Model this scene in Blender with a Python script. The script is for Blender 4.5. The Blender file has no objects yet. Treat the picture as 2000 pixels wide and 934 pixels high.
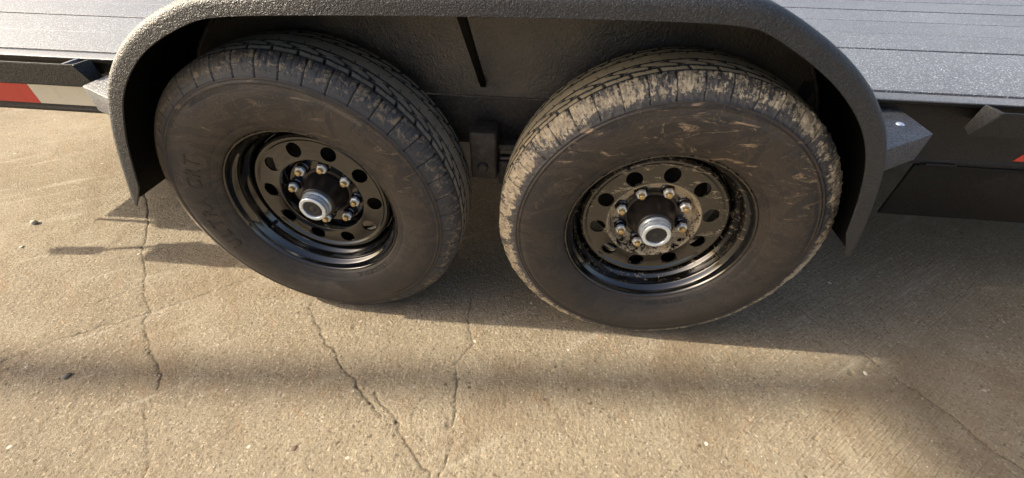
import bpy, bmesh, math, random
import numpy as np
from mathutils import Vector, Matrix
random.seed(4); rng = np.random.default_rng(4)
S = bpy.context.scene
COL = S.collection
PI = math.pi

# ------------------------------------------------------------------ camera
cam_d = bpy.data.cameras.new('camera'); cam = bpy.data.objects.new('camera', cam_d); COL.objects.link(cam)
S.camera = cam
yaw, pitch, roll = -0.0966255, 0.7201453, 0.0152464
f = Vector((math.sin(yaw)*math.cos(pitch), math.cos(yaw)*math.cos(pitch), -math.sin(pitch)))
r0 = Vector((math.cos(yaw), -math.sin(yaw), 0)); u0 = r0.cross(f)
r = math.cos(roll)*r0 + math.sin(roll)*u0; u = -math.sin(roll)*r0 + math.cos(roll)*u0
cam.matrix_world = Matrix(((r.x, u.x, -f.x, 0.15928), (r.y, u.y, -f.y, -0.754873), (r.z, u.z, -f.z, 1.019591), (0, 0, 0, 1)))
cam_d.sensor_width = 36; cam_d.lens = 793.213/2000*36
cam_d.clip_start = 0.02; cam_d.clip_end = 2000

# ------------------------------------------------------------------ sky and sun
SUN = Vector((-1.6, -0.05, 1.0)).normalized()
elev = math.asin(SUN.z); azim = math.atan2(SUN.x, SUN.y)
W = bpy.data.worlds.new('World'); S.world = W; W.use_nodes = True
wn = W.node_tree.nodes; wl = W.node_tree.links
sky = wn.new('ShaderNodeTexSky'); sky.sky_type = 'NISHITA'; sky.sun_disc = False
sky.sun_elevation = elev; sky.sun_rotation = azim; sky.dust_density = 6.5; sky.ozone_density = 0.3; sky.air_density = 1.0
bg = wn['Background']; bg.inputs['Strength'].default_value = 0.125
wl.new(sky.outputs['Color'], bg.inputs['Color'])
sd = bpy.data.lights.new('sun', 'SUN'); so = bpy.data.objects.new('sun', sd); COL.objects.link(so)
sd.energy = 5.0; sd.angle = math.radians(0.6); sd.color = (1.0, 0.89, 0.70)
so.rotation_euler = SUN.to_track_quat('Z', 'Y').to_euler(); so.location = (-8, 0, 6)
S.view_settings.view_transform = 'Standard'; S.view_settings.look = 'None'
S.view_settings.exposure = 1.14; S.view_settings.gamma = 1

# ------------------------------------------------------------------ node helpers
class NT:
    def __init__(s, name):
        s.m = bpy.data.materials.new(name); s.m.use_nodes = True
        s.n = s.m.node_tree.nodes; s.l = s.m.node_tree.links
        s.b = s.n['Principled BSDF']; s.tc = s.n.new('ShaderNodeTexCoord')
        s.obj = s.tc.outputs['Object']
    def put(s, sock, v):
        if hasattr(v, 'links') or hasattr(v, 'is_linked'): s.l.new(v, sock)
        else: sock.default_value = (*v, 1) if (isinstance(v, tuple) and len(v) == 3 and sock.type == 'RGBA') else v
    def math(s, op, a, b=0.0, c=None, clamp=False):
        n = s.n.new('ShaderNodeMath'); n.operation = op; n.use_clamp = clamp
        s.put(n.inputs[0], a); s.put(n.inputs[1], b)
        if c is not None: s.put(n.inputs[2], c)
        return n.outputs[0]
    def noise(s, scale, detail=4, rough=.5, vec=None, dist=0):
        n = s.n.new('ShaderNodeTexNoise'); s.put(n.inputs['Vector'], vec or s.obj)
        n.inputs['Scale'].default_value = scale; n.inputs['Detail'].default_value = detail
        n.inputs['Roughness'].default_value = rough; n.inputs['Distortion'].default_value = dist
        return n.outputs['Fac']
    def voro(s, scale, feature='F1', vec=None, out='Distance'):
        n = s.n.new('ShaderNodeTexVoronoi'); n.feature = feature; s.put(n.inputs['Vector'], vec or s.obj)
        n.inputs['Scale'].default_value = scale; return n.outputs[out]
    def ramp(s, v, lo, hi, a=0.0, b=1.0, smooth=False):
        n = s.n.new('ShaderNodeMapRange'); s.put(n.inputs[0], v)
        if smooth: n.interpolation_type = 'SMOOTHSTEP'
        for i, x in zip((1, 2, 3, 4), (lo, hi, a, b)): n.inputs[i].default_value = x
        return n.outputs[0]
    def mix(s, f, a, b):
        n = s.n.new('ShaderNodeMix'); n.data_type = 'RGBA'
        s.put(n.inputs[0], f); s.put(n.inputs[6], a); s.put(n.inputs[7], b); return n.outputs[2]
    def xyz(s, vec=None):
        n = s.n.new('ShaderNodeSeparateXYZ'); s.put(n.inputs[0], vec or s.obj); return n.outputs
    def map(s, sc=(1, 1, 1), rot=(0, 0, 0), vec=None):
        n = s.n.new('ShaderNodeMapping'); s.put(n.inputs[0], vec or s.obj)
        n.inputs['Rotation'].default_value = rot; n.inputs['Scale'].default_value = sc; return n.outputs[0]
    def bump(s, h, dist, strength=1.0, prev=None):
        n = s.n.new('ShaderNodeBump'); s.put(n.inputs['Height'], h); n.inputs['Distance'].default_value = dist
        n.inputs['Strength'].default_value = strength
        if prev: s.l.new(prev, n.inputs['Normal'])
        return n.outputs[0]
    def out(s, col=None, rough=None, metal=None, nrm=None, spec=None, coat=None):
        for k, v in (('Base Color', col), ('Roughness', rough), ('Metallic', metal), ('Specular IOR Level', spec), ('Coat Weight', coat)):
            if v is not None: s.put(s.b.inputs[k], v)
        if nrm is not None: s.l.new(nrm, s.b.inputs['Normal'])
        return s.m

# ------------------------------------------------------------------ materials
def mat_concrete():
    t = NT('concrete')
    big = t.noise(1.3, 3); mid = t.noise(9, 4, .6); fine = t.noise(420, 3, .7); gr = t.noise(150, 4, .75)
    X = t.xyz()
    col = t.mix(t.ramp(big, .3, .7), (.252, .208, .147), (.385, .333, .242))
    col = t.mix(t.math('MULTIPLY', t.ramp(mid, .42, .72), .5), col, (.225, .175, .115))
    col = t.mix(t.math('MULTIPLY', t.ramp(t.noise(3.1, 4, .6, dist=1.2), .55, .78), .5), col, (.40, .35, .27))
    # sand grains and aggregate: pale and dark specks
    v1 = t.voro(210, out='Color'); sx = t.n.new('ShaderNodeSeparateColor'); t.l.new(v1, sx.inputs[0])
    col = t.mix(t.ramp(sx.outputs[0], .86, .95, 0, .55), col, (.55, .49, .38))
    col = t.mix(t.ramp(sx.outputs[1], .87, .97, 0, .6), col, (.12, .09, .06))
    v2 = t.voro(75, out='Color'); s2 = t.n.new('ShaderNodeSeparateColor'); t.l.new(v2, s2.inputs[0])
    d2 = t.voro(75)
    m2 = t.math('MULTIPLY', t.ramp(s2.outputs[0], .90, .93), t.ramp(d2, .25, .4, 1, 0))
    col = t.mix(t.math('MULTIPLY', m2, .55), col, (.50, .40, .27))
    m3 = t.math('MULTIPLY', t.ramp(s2.outputs[1], .94, .96), t.ramp(d2, .2, .35, 1, 0))
    col = t.mix(t.math('MULTIPLY', m3, .7), col, (.07, .055, .045))
    col = t.mix(t.ramp(fine, .35, .65, .38, 0), col, (.11, .085, .06))
    col = t.mix(t.ramp(gr, .36, .52, .35, 0), col, (.13, .10, .07))
    # tyre-scuffed pale streaks and rusty stains
    st = t.noise(2.2, 5, .65, vec=t.map((.8, 9, 1), vec=t.map(rot=(0, 0, math.radians(-34)))))
    col = t.mix(t.math('MULTIPLY', t.ramp(st, .58, .70), .38), col, (.50, .46, .38))
    ru = t.noise(5, 5, .7, vec=t.map((1, 2.5, 1), vec=t.map(rot=(0, 0, .8))))
    col = t.mix(t.math('MULTIPLY', t.ramp(ru, .58, .74), .45), col, (.27, .155, .075))
    ok = t.noise(2.6, 6, .6, dist=.6)
    col = t.mix(t.math('MULTIPLY', t.ramp(ok, .51, .66), .52), col, (.18, .13, .08))
    v3 = t.voro(31, out='Color'); s3 = t.n.new('ShaderNodeSeparateColor'); t.l.new(v3, s3.inputs[0]); d3 = t.math('ADD', t.voro(31), t.math('MULTIPLY', t.math('SUBTRACT', t.noise(90, 3), .5), .35))
    m4 = t.math('MULTIPLY', t.ramp(s3.outputs[0], .925, .935), t.ramp(d3, .10, .17, 1, 0))
    col = t.mix(t.math('MULTIPLY', m4, .8), col, (.085, .060, .042))
    m5 = t.math('MULTIPLY', t.ramp(s3.outputs[1], .95, .955), t.ramp(d3, .10, .16, 1, 0))
    col = t.mix(t.math('MULTIPLY', m5, .8), col, (.62, .58, .50))
    # dirt that has settled in cracks and pits
    a = t.n.new('ShaderNodeAttribute'); a.attribute_name = 'crack'
    col = t.mix(t.ramp(a.outputs['Fac'], .2, 1, 0, .58), col, (.055, .038, .024))
    # broom finish to the right
    br = t.noise(10, 3, .6, vec=t.map((1.2, 22, 1), vec=t.map(rot=(0, 0, math.radians(-38)))))
    brm = t.ramp(X[0], .25, 1.1)
    h = t.math('ADD', t.math('MULTIPLY', gr, 1.0), t.math('MULTIPLY', fine, .5))
    h = t.math('ADD', h, t.math('MULTIPLY', t.math('MULTIPLY', br, brm), 1.1))
    h = t.math('ADD', h, t.math('MULTIPLY', t.ramp(t.voro(42), 0, .22, -1, 0), .35))
    n = t.bump(h, .0075, 1.0)
    return t.out(col, .88, nrm=n, spec=.25)

def mat_coating(name, base, hi, bumpd=.0016, rough=.5, dust=0.0, dustcol=(.20, .16, .11), sc=240, spec=.5):
    """thick textured black paint / bed liner"""
    t = NT(name)
    g = t.noise(sc, 3, .6); g2 = t.noise(sc*.4, 3, .6); b = t.noise(6, 4, .6)
    col = t.mix(t.ramp(g, .45, .72), base, hi)
    if dust: col = t.mix(t.math('MULTIPLY', t.ramp(b, .4, .7), dust), col, dustcol)
    h = t.math('ADD', g, g2)
    return t.out(col, rough, nrm=t.bump(h, bumpd, 1.0), spec=spec)

def mat_plank():
    t = NT('deck_coating')
    oi = t.n.new('ShaderNodeObjectInfo')
    vec = t.n.new('ShaderNodeVectorMath'); vec.operation = 'ADD'; t.l.new(t.obj, vec.inputs[0])
    sc = t.n.new('ShaderNodeVectorMath'); sc.operation = 'SCALE'; t.l.new(oi.outputs['Random'], sc.inputs[3]); sc.inputs[0].default_value = (13, 7, 0)
    t.l.new(sc.outputs[0], vec.inputs[1]); V = vec.outputs[0]
    g = t.noise(240, 4, .72, vec=V); st = t.noise(5, 5, .65, vec=t.map((.8, 9, 1), vec=V)); b = t.noise(1.5, 4, .6, vec=V)
    col = t.mix(t.ramp(b, .3, .7), (.088, .104, .140), (.140, .160, .205))
    col = t.mix(t.ramp(g, .36, .56), t.mix(t.math('MULTIPLY', 1.0, 1.0), (.07, .072, .08), (.07, .072, .08)), col)
    col = t.mix(t.ramp(g, .57, .66, 0, 1), col, (.80, .84, .92))  # near-white specks: sun glitter painted into the colour
    col = t.mix(t.math('MULTIPLY', t.ramp(st, .60, .68), .5), col, (.07, .07, .075))
    n = t.bump(g, .0036, 1.0)
    n = t.bump(st, .002, .6, n)
    return t.out(col, .42, nrm=n, spec=.9)

def mat_tyre(name, mud):
    t = NT(name); x, y, z = t.xyz()
    rr = t.math('SQRT', t.math('ADD', t.math('MULTIPLY', x, x), t.math('MULTIPLY', z, z)))
    ang = t.math('ARCTAN2', z, x)
    cv = t.n.new('ShaderNodeCombineXYZ'); t.put(cv.inputs[0], t.math('MULTIPLY', ang, .36)); t.put(cv.inputs[1], rr); t.put(cv.inputs[2], y)
    P = cv.outputs[0]
    big = t.noise(3.6, 5, .62, dist=1.6); mid = t.noise(24, 5, .65, dist=.5); fine = t.noise(260, 3, .6)
    side = t.ramp(rr, .338, .348, 1, 0)
    rub = t.mix(side, (.040, .041, .045), (.023, .0205, .020))
    col = t.mix(t.ramp(fine, .4, .7, 0, .25), rub, (.075, .068, .062))
    # swirled brown wash marks on the sidewall
    swirl = t.noise(5.5, 7, .68, vec=t.map((1, 1, 1.5), (0, .5, 0)), dist=3.2)
    upr = t.ramp(z, -.34, .12, .30, 1)
    wash = t.math('MULTIPLY', t.math('MULTIPLY', t.ramp(swirl, .42, .70), side), upr)
    col = t.mix(t.math('MULTIPLY', wash, .50 if not mud else .42), col, (.085, .058, .037))
    thin = t.math('SUBTRACT', 1, t.math('MULTIPLY', t.math('ABSOLUTE', t.math('SUBTRACT', swirl, .52)), 38), clamp=True)
    col = t.mix(t.math('MULTIPLY', t.math('MULTIPLY', thin, side), t.math('MULTIPLY', upr, .13)), col, (.20, .155, .11))
    streak = t.noise(9, 7, .72, vec=t.map((1, 1, 2.6), (0, .6, 0)), dist=2.4)
    up = t.ramp(z, -.10, .18)
    col = t.mix(t.math('MULTIPLY', t.math('MULTIPLY', t.math('MULTIPLY', t.ramp(streak, .60, .70), up), side), .6), col, (.30, .21, .12))
    # tread tops keep dust, groove floors stay dark
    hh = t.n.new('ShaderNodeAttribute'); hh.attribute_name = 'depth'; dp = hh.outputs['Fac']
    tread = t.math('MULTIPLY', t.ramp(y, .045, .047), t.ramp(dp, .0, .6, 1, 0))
    tcol = (.52, .43, .28) if mud else (.44, .39, .31)
    left = t.ramp(x, -.30, .25, 1, .60 if not mud else .8)
    col = t.mix(t.math('MULTIPLY', t.math('MULTIPLY', tread, t.ramp(mid, .25, .6, .6, 1)), left), col, tcol)
    if mud:
        zone = t.math('MULTIPLY', t.ramp(rr, .343, .352), t.ramp(y, .043, .048, 1, 0))
        rad = t.noise(1, 5, .75, vec=t.map((95, 22, 22), vec=P))     # drips that run radially
        blot = t.noise(17, 6, .72, vec=P, dist=.6)
        fl = t.noise(150, 4, .8)
        thr = t.math('ADD', t.math('ADD', t.math('MULTIPLY', rad, .36), t.math('MULTIPLY', blot, .34)), t.math('MULTIPLY', fl, .30))
        hi = t.math('MULTIPLY', t.ramp(rr, .344, .362, -.085, .02), t.ramp(rr, .384, .392, 1, 1))
        thr = t.math('ADD', thr, hi)
        thr = t.math('ADD', thr, t.math('MULTIPLY', t.math('ABSOLUTE', x), .06))
        mk = t.math('MULTIPLY', zone, t.ramp(thr, .505, .530))
        mcol = t.mix(t.ramp(t.noise(60, 5, .7), .35, .65), (.24, .195, .14), (.54, .45, .315))
        col = t.mix(t.math('MULTIPLY', zone, .35), col, (.13, .115, .10))
        col = t.mix(mk, col, mcol)
        m2 = t.math('MULTIPLY', t.ramp(streak, .585, .67), t.math('MULTIPLY', side, t.ramp(z, .10, .22)))
        col = t.mix(t.math('MULTIPLY', m2, .8), col, (.34, .25, .16))
    else:
        zone = t.math('MULTIPLY', t.ramp(rr, .350, .364), t.ramp(y, .040, .052, 1, 0))
        mk = t.math('MULTIPLY', zone, t.math('MULTIPLY', t.ramp(t.noise(48, 6, .8, dist=1), .52, .58), t.ramp(x, -.4, .2, 1, .6)))
        col = t.mix(t.math('MULTIPLY', mk, .8), col, (.36, .27, .16))
        soft = t.math('MULTIPLY', t.ramp(rr, .338, .37), t.ramp(x, -.34, .02, .75, 0))
        col = t.mix(soft, col, (.24, .18, .11))
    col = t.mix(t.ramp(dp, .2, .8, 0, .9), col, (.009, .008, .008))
    h = t.math('ADD', t.math('MULTIPLY', mid, 1.2), fine)
    rings = t.math('MULTIPLY', t.math('SINE', t.math('MULTIPLY', rr, 2600)), t.math('MULTIPLY', t.ramp(rr, .226, .229), t.ramp(rr, .240, .243, 1, 0)))
    hat = t.math('MULTIPLY', t.math('SINE', t.math('MULTIPLY', ang, 900)), t.math('MULTIPLY', t.math('MULTIPLY', t.ramp(rr, .321, .323), t.ramp(rr, .330, .332, 1, 0)), t.ramp(t.noise(3, 1), .5, .52)))
    n = t.bump(t.math('ADD', t.math('ADD', h, t.math('MULTIPLY', rings, .3)), t.math('MULTIPLY', hat, .5)), .0011, .8)
    return t.out(col, t.ramp(big, .3, .7, .42, .62), nrm=n, spec=.45)

def mat_gloss(name, mud):
    t = NT(name); x, y, z = t.xyz()
    rr = t.math('SQRT', t.math('ADD', t.math('MULTIPLY', x, x), t.math('MULTIPLY', z, z)))
    col = (.003, .003, .0033)
    n1 = t.noise(60, 5, .8, dist=1); fine = t.noise(300, 2)
    ed = t.math('MULTIPLY', t.ramp(rr, .2195, .2215), t.ramp(n1, .42, .5))
    col = t.mix(t.math('MULTIPLY', ed, .8), col, (.26, .20, .13))
    rough = t.math('ADD', .055, t.math('MULTIPLY', t.ramp(t.noise(7, 4), .45, .75), .10))
    if mud:
        ring = t.math('MULTIPLY', t.ramp(rr, .079, .085), t.ramp(rr, .112, .117, 1, 0))
        keep = t.ramp(t.math('ADD', n1, t.math('MULTIPLY', z, .5)), .40, .50)
        m = t.math('MULTIPLY', ring, keep)
        spl = t.noise(38, 6, .85, vec=t.map((.45, 1, 1.6), (0, .15, 0)))
        m2 = t.math('MULTIPLY', t.ramp(spl, .57, .62), t.math('MULTIPLY', t.ramp(z, -.07, -.02), t.ramp(rr, .17, .21, 1, .3)))
        m3 = t.math('MULTIPLY', t.math('MULTIPLY', t.ramp(rr, .172, .178), t.ramp(rr, .2, .207, 1, 0)), t.math('MULTIPLY', t.ramp(n1, .57, .66), t.ramp(x, -.10, .05, .7, .5)))
        mm = t.math('MAXIMUM', m, t.math('MAXIMUM', t.math('MULTIPLY', m2, .7), m3))
        col = t.mix(mm, col, t.mix(fine, (.38, .30, .19), (.60, .48, .31)))
        rough = t.math('MAXIMUM', rough, t.math('MULTIPLY', mm, .85))
        film = t.math('MULTIPLY', t.ramp(z, -.075, -.045), .26)
        rough = t.math('MAXIMUM', rough, film)
    t.b.inputs['IOR'].default_value = 1.62
    nb = t.bump(t.noise(9, 2), .0010, .5)
    return t.out(col, rough, nrm=nb, spec=.8)

def mat_metal(name, col, rough, n=.3):
    t = NT(name); g = t.noise(90, 4)
    return t.out(t.mix(t.ramp(g, .3, .7), col, tuple(c*(1-n) for c in col)), t.ramp(g, .3, .7, rough, rough+.12), 1.0)

def mat_half(name, col, rough):
    t = NT(name); g = t.noise(120, 4, .6)
    return t.out(t.mix(t.ramp(g, .35, .7), col, tuple(c*.72 for c in col)), t.ramp(g, .3, .7, rough, rough+.10), .6, spec=1.0)

def mat_plain(name, col, rough, var=.3, sc=40, spec=.5, bd=0.0004):
    t = NT(name); g = t.noise(sc, 4, .6)
    return t.out(t.mix(t.ramp(g, .3, .7), col, tuple(c*(1-var) for c in col)), rough, nrm=t.bump(g, bd, .6), spec=spec)

def mat_tape(name, col, line):
    t = NT(name)
    X = t.xyz(); w = t.math('FRACT', t.math('MULTIPLY', t.math('ADD', X[0], t.math('MULTIPLY', X[2], .7)), 95))
    c = t.mix(t.ramp(w, .78, .84, 0, .55), col, line)
    d = t.noise(30, 5, .7)
    c = t.mix(t.math('MULTIPLY', t.ramp(d, .52, .66), .3), c, tuple(q*.6 for q in col))
    return t.out(c, .3, nrm=t.bump(d, .0006, .5), spec=.6)

M = dict(
    concrete=mat_concrete(),
    plank=mat_plank(),
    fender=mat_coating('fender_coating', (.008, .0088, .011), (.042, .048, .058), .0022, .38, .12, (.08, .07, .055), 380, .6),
    inner=mat_coating('fender_underside_shade', (.003, .003, .003), (.006, .006, .006), .0010, .7, 0, sc=200, spec=.1),  # near-black: shade inside the fender put into the colour
    panel=mat_coating('well_coating', (.020, .018, .016), (.066, .059, .052), .0024, .36, .55, (.14, .11, .08), 180, .9),
    frame=mat_coating('frame_paint', (.007, .007, .0075), (.020, .020, .020), .0014, .45, .18, (.035, .031, .026), 300, .35),
    plate=mat_coating('plate_paint', (.005, .0052, .0055), (.011, .011, .0115), .0008, .5, .15, (.02, .02, .018), 200, .22),
    edge=mat_coating('edge_paint', (.075, .08, .092), (.22, .235, .265), .0012, .38, 0, sc=300, spec=.9),
    box=mat_coating('gusset_paint', (.035, .037, .043), (.24, .25, .28), .0030, .42, 0, sc=300, spec=.7),
    under=mat_coating('underbody_paint', (.022, .019, .017), (.06, .050, .042), .0016, .55, .4, (.09, .068, .045), 90, .4),
    tyreL=mat_tyre('tyre_rubber', False), tyreR=mat_tyre('muddy_tyre_rubber', True),
    rimL=mat_gloss('gloss_black_paint', False), rimR=mat_gloss('muddy_gloss_black_paint', True),
    zinc=mat_half('zinc', (.82, .90, .97), .17), nut=mat_half('nut_zinc', (.86, .90, .95), .20), brass=mat_half('yellow_zinc', (.72, .50, .20), .34),
    rubber=mat_plain('black_rubber', (.02, .02, .02), .5), hub=mat_plain('hub_paint', (.018, .014, .012), .30, .2, 30, .5, .0008),
    red=mat_tape('red_tape', (.62, .035, .02), (.50, .02, .015)), white=mat_tape('white_tape', (.74, .68, .54), (.60, .54, .38)),
    stone=mat_plain('pebble_stone', (.50, .45, .37), .8, .3, 300, .3, .0003), dark_stone=mat_plain('dark_chip', (.05, .045, .045), .7, .4, 200),
    leaf=mat_plain('dead_leaf', (.10, .05, .028), .7, .5, 200), galv=mat_metal('galvanised', (.6, .6, .6), .45),
    shadowboard=mat_plain('shadow_board_paint', (.55, .55, .55), .5), letter=mat_plain('letter_rubber', (.014, .0135, .0135), .36, .3),
    dark_chrome=mat_metal('dark_chrome', (.10, .10, .11), .18),
    steel=mat_plain('dirty_steel', (.18, .14, .10), .6, .5, 60),
)

# ------------------------------------------------------------------ mesh helpers
def link(name, me, m, parent=None, **props):
    o = bpy.data.objects.new(name, me); COL.objects.link(o)
    if m is not None and not me.materials: me.materials.append(m)
    elif m is not None: o.material_slots[0].link = 'OBJECT'; o.material_slots[0].material = m
    if parent is not None: o.parent = parent
    for k, v in props.items(): o[k] = v
    return o
def fin(bm, name, smooth=35):
    bmesh.ops.remove_doubles(bm, verts=bm.verts, dist=1e-6)
    bmesh.ops.recalc_face_normals(bm, faces=bm.faces)
    me = bpy.data.meshes.new(name); bm.to_mesh(me); bm.free()
    if smooth:
        me.polygons.foreach_set('use_smooth', [True]*len(me.polygons)); me.set_sharp_from_angle(angle=math.radians(smooth))
    return me
def add_box(bm, x0, x1, y0, y1, z0, z1, bev=0.0):
    b2 = bmesh.new(); bmesh.ops.create_cube(b2, size=1)
    for v in b2.verts: v.co = Vector(((x0+x1)/2+v.co.x*(x1-x0), (y0+y1)/2+v.co.y*(y1-y0), (z0+z1)/2+v.co.z*(z1-z0)))
    if bev: bmesh.ops.bevel(b2, geom=b2.edges[:], offset=bev, segments=3, affect='EDGES', profile=.5)
    merge(bm, b2)
def merge(bm, b2):
    me = bpy.data.meshes.new('tmp'); b2.to_mesh(me); b2.free(); bm.from_mesh(me); bpy.data.meshes.remove(me)
def box_obj(name, m, dims, parent=None, bev=.002, **p):
    bm = bmesh.new(); add_box(bm, *dims, bev=bev); return link(name, fin(bm, name), m, parent, **p)
def add_prism(bm, pts, z0, z1, bev=0.0):           # polygon in xy extruded in z
    b2 = bmesh.new(); vs = [b2.verts.new((x, y, z0)) for x, y in pts]; fc = b2.faces.new(vs)
    ex = bmesh.ops.extrude_face_region(b2, geom=[fc])
    for v in [g for g in ex['geom'] if isinstance(g, bmesh.types.BMVert)]: v.co.z = z1
    bmesh.ops.recalc_face_normals(b2, faces=b2.faces)
    if bev: bmesh.ops.bevel(b2, geom=b2.edges[:], offset=bev, segments=3, affect='EDGES', profile=.5)
    merge(bm, b2)
def add_tube(bm, pts, rad, seg=12):
    pts = [Vector(p) for p in pts]; rings = []
    for i, p in enumerate(pts):
        d = (pts[min(i+1, len(pts)-1)]-pts[max(i-1, 0)]).normalized(); q = d.to_track_quat('Z', 'Y')
        rr = rad[i] if isinstance(rad, (list, tuple)) else rad
        rings.append([bm.verts.new(p+q@Vector((rr*math.cos(2*PI*k/seg), rr*math.sin(2*PI*k/seg), 0))) for k in range(seg)])
    for a, b in zip(rings, rings[1:]):
        for k in range(seg): bm.faces.new((a[k], a[(k+1) % seg], b[(k+1) % seg], b[k]))
    bm.faces.new(rings[0][::-1]); bm.faces.new(rings[-1])
def lathe(prof, seg=128, closed=False):            # (r, y) profile round the Y axis
    bm = bmesh.new(); rings = []
    for r_, y_ in prof:
        if r_ < 1e-6: rings.append([bm.verts.new((0, y_, 0))])
        else: rings.append([bm.verts.new((r_*math.cos(2*PI*k/seg), y_, r_*math.sin(2*PI*k/seg))) for k in range(seg)])
    pr = list(zip(rings, rings[1:])) + ([(rings[-1], rings[0])] if closed else [])
    for a, b in pr:
        for k in range(seg):
            k2 = (k+1) % seg
            if len(a) == 1: bm.faces.new((a[0], b[k], b[k2]))
            elif len(b) == 1: bm.faces.new((a[k], a[k2], b[0]))
            else: bm.faces.new((a[k], a[k2], b[k2], b[k]))
    return bm
def vnoise(x, y, seed=0, per=None):
    xi = np.floor(x).astype(int); yi = np.floor(y).astype(int); fx = x-xi; fy = y-yi
    fx = fx*fx*(3-2*fx); fy = fy*fy*(3-2*fy)
    def hsh(a, b):
        if per: a = a % per
        n = (a*374761393 + b*668265263 + seed*1442695041) & 0x7fffffff
        n = ((n ^ (n >> 13))*1274126177) & 0x7fffffff
        return ((n ^ (n >> 16)) & 0xffff)/65535.0
    return (hsh(xi, yi)*(1-fx)*(1-fy)+hsh(xi+1, yi)*fx*(1-fy)+hsh(xi, yi+1)*(1-fx)*fy+hsh(xi+1, yi+1)*fx*fy)
def grid_mesh(name, co, nu, nv, wrap_u=False, attr=None):
    me = bpy.data.meshes.new(name)
    i = np.arange(nu if wrap_u else nu-1); j = np.arange(nv-1); I, J = np.meshgrid(i, j, indexing='ij')
    I2 = (I+1) % nu
    q = np.stack([I*nv+J, I2*nv+J, I2*nv+J+1, I*nv+J+1], -1).reshape(-1, 4)
    me.vertices.add(nu*nv); me.vertices.foreach_set('co', co.astype(np.float32).ravel())
    me.loops.add(q.size); me.loops.foreach_set('vertex_index', q.astype(np.int32).ravel())
    me.polygons.add(len(q)); me.polygons.foreach_set('loop_start', np.arange(0, q.size, 4, dtype=np.int32))
    me.polygons.foreach_set('loop_total', np.full(len(q), 4, dtype=np.int32))
    me.update(calc_edges=True); me.polygons.foreach_set('use_smooth', [True]*len(q))
    if attr is not None:
        a = me.attributes.new(attr[0], 'FLOAT', 'POINT'); a.data.foreach_set('value', attr[1].astype(np.float32).ravel())
    me.validate(); return me

# ================================================================== GROUND
CR = [
 [(-1.60,.56),(-1.5,.454),(-1.387,.344),(-1.292,.198),(-1.171,.064),(-1.117,-.013),(-1.046,-.074),(-1.031,-.116),(-.954,-.184),(-.909,-.23),(-.848,-.271),(-.82,-.313)],
 [(-.824,-.348),(-.769,-.413),(-.705,-.49),(-.66,-.6)],
 [(-1.45,-.36),(-1.312,-.286),(-1.271,-.246),(-1.223,-.189),(-1.174,-.168),(-1.094,-.112),(-1.043,-.078),(-.974,-.033),(-.893,.034),(-.805,.1)],
 [(-.60,.16),(-.558,.033),(-.555,-.005),(-.51,-.056),(-.461,-.106),(-.42,-.144),(-.369,-.188),(-.319,-.234),(-.279,-.266),(-.248,-.282),(-.21,-.317)],
 [(-.249,-.254),(-.222,-.285),(-.192,-.3),(-.165,-.325),(-.145,-.351),(-.122,-.374),(-.09,-.404),(-.053,-.439),(-.02,-.50)],
 [(-.05,.10),(-.046,.008),(-.034,-.031),(-.016,-.078),(-.034,-.111),(-.051,-.158),(-.037,-.196),(-.034,-.238),(-.023,-.266),(-.029,-.297),(-.021,-.34),(-.015,-.366),(-.023,-.392),(-.024,-.42),(-.028,-.436),(-.04,-.52)],
 [(.90,.30),(.947,.229),(.99,.203),(1.026,.134),(1.067,.087),(1.081,.055),(1.122,.019),(1.142,-.019),(1.167,-.056),(1.201,-.089),(1.221,-.116),(1.244,-.145),(1.258,-.17),(1.27,-.201),(1.284,-.23),(1.303,-.249),(1.322,-.272),(1.38,-.34)],
 [(.02,-.05),(.10,-.14),(.19,-.21),(.25,-.29),(.33,-.42)],
]
CRW = [.0011, .0008, .0012, .0013, .0011, .0008, .0015, .0006]
CRD = [1.0, .6, .8, 1.0, .9, .8, .9, .35]
PITS = [(-.033,-.317,.011),(-.165,-.325,.008),(.1,-.245,.006),(.209,-.222,.007),(-.216,-.365,.005),(1.268,.212,.009),(1.002,.053,.010),(1.051,-.05,.008),(.871,-.25,.008),(-.387,-.061,.006),(-.671,.055,.006),(.099,-.297,.004),(-.30,-.245,.007),(-.25,-.285,.006),(-1.06,-.13,.006)]
for _ in range(420):
    PITS.append((rng.uniform(-1.9, 1.8), rng.uniform(-.6, .6), rng.uniform(.0018, .0046)))
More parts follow.
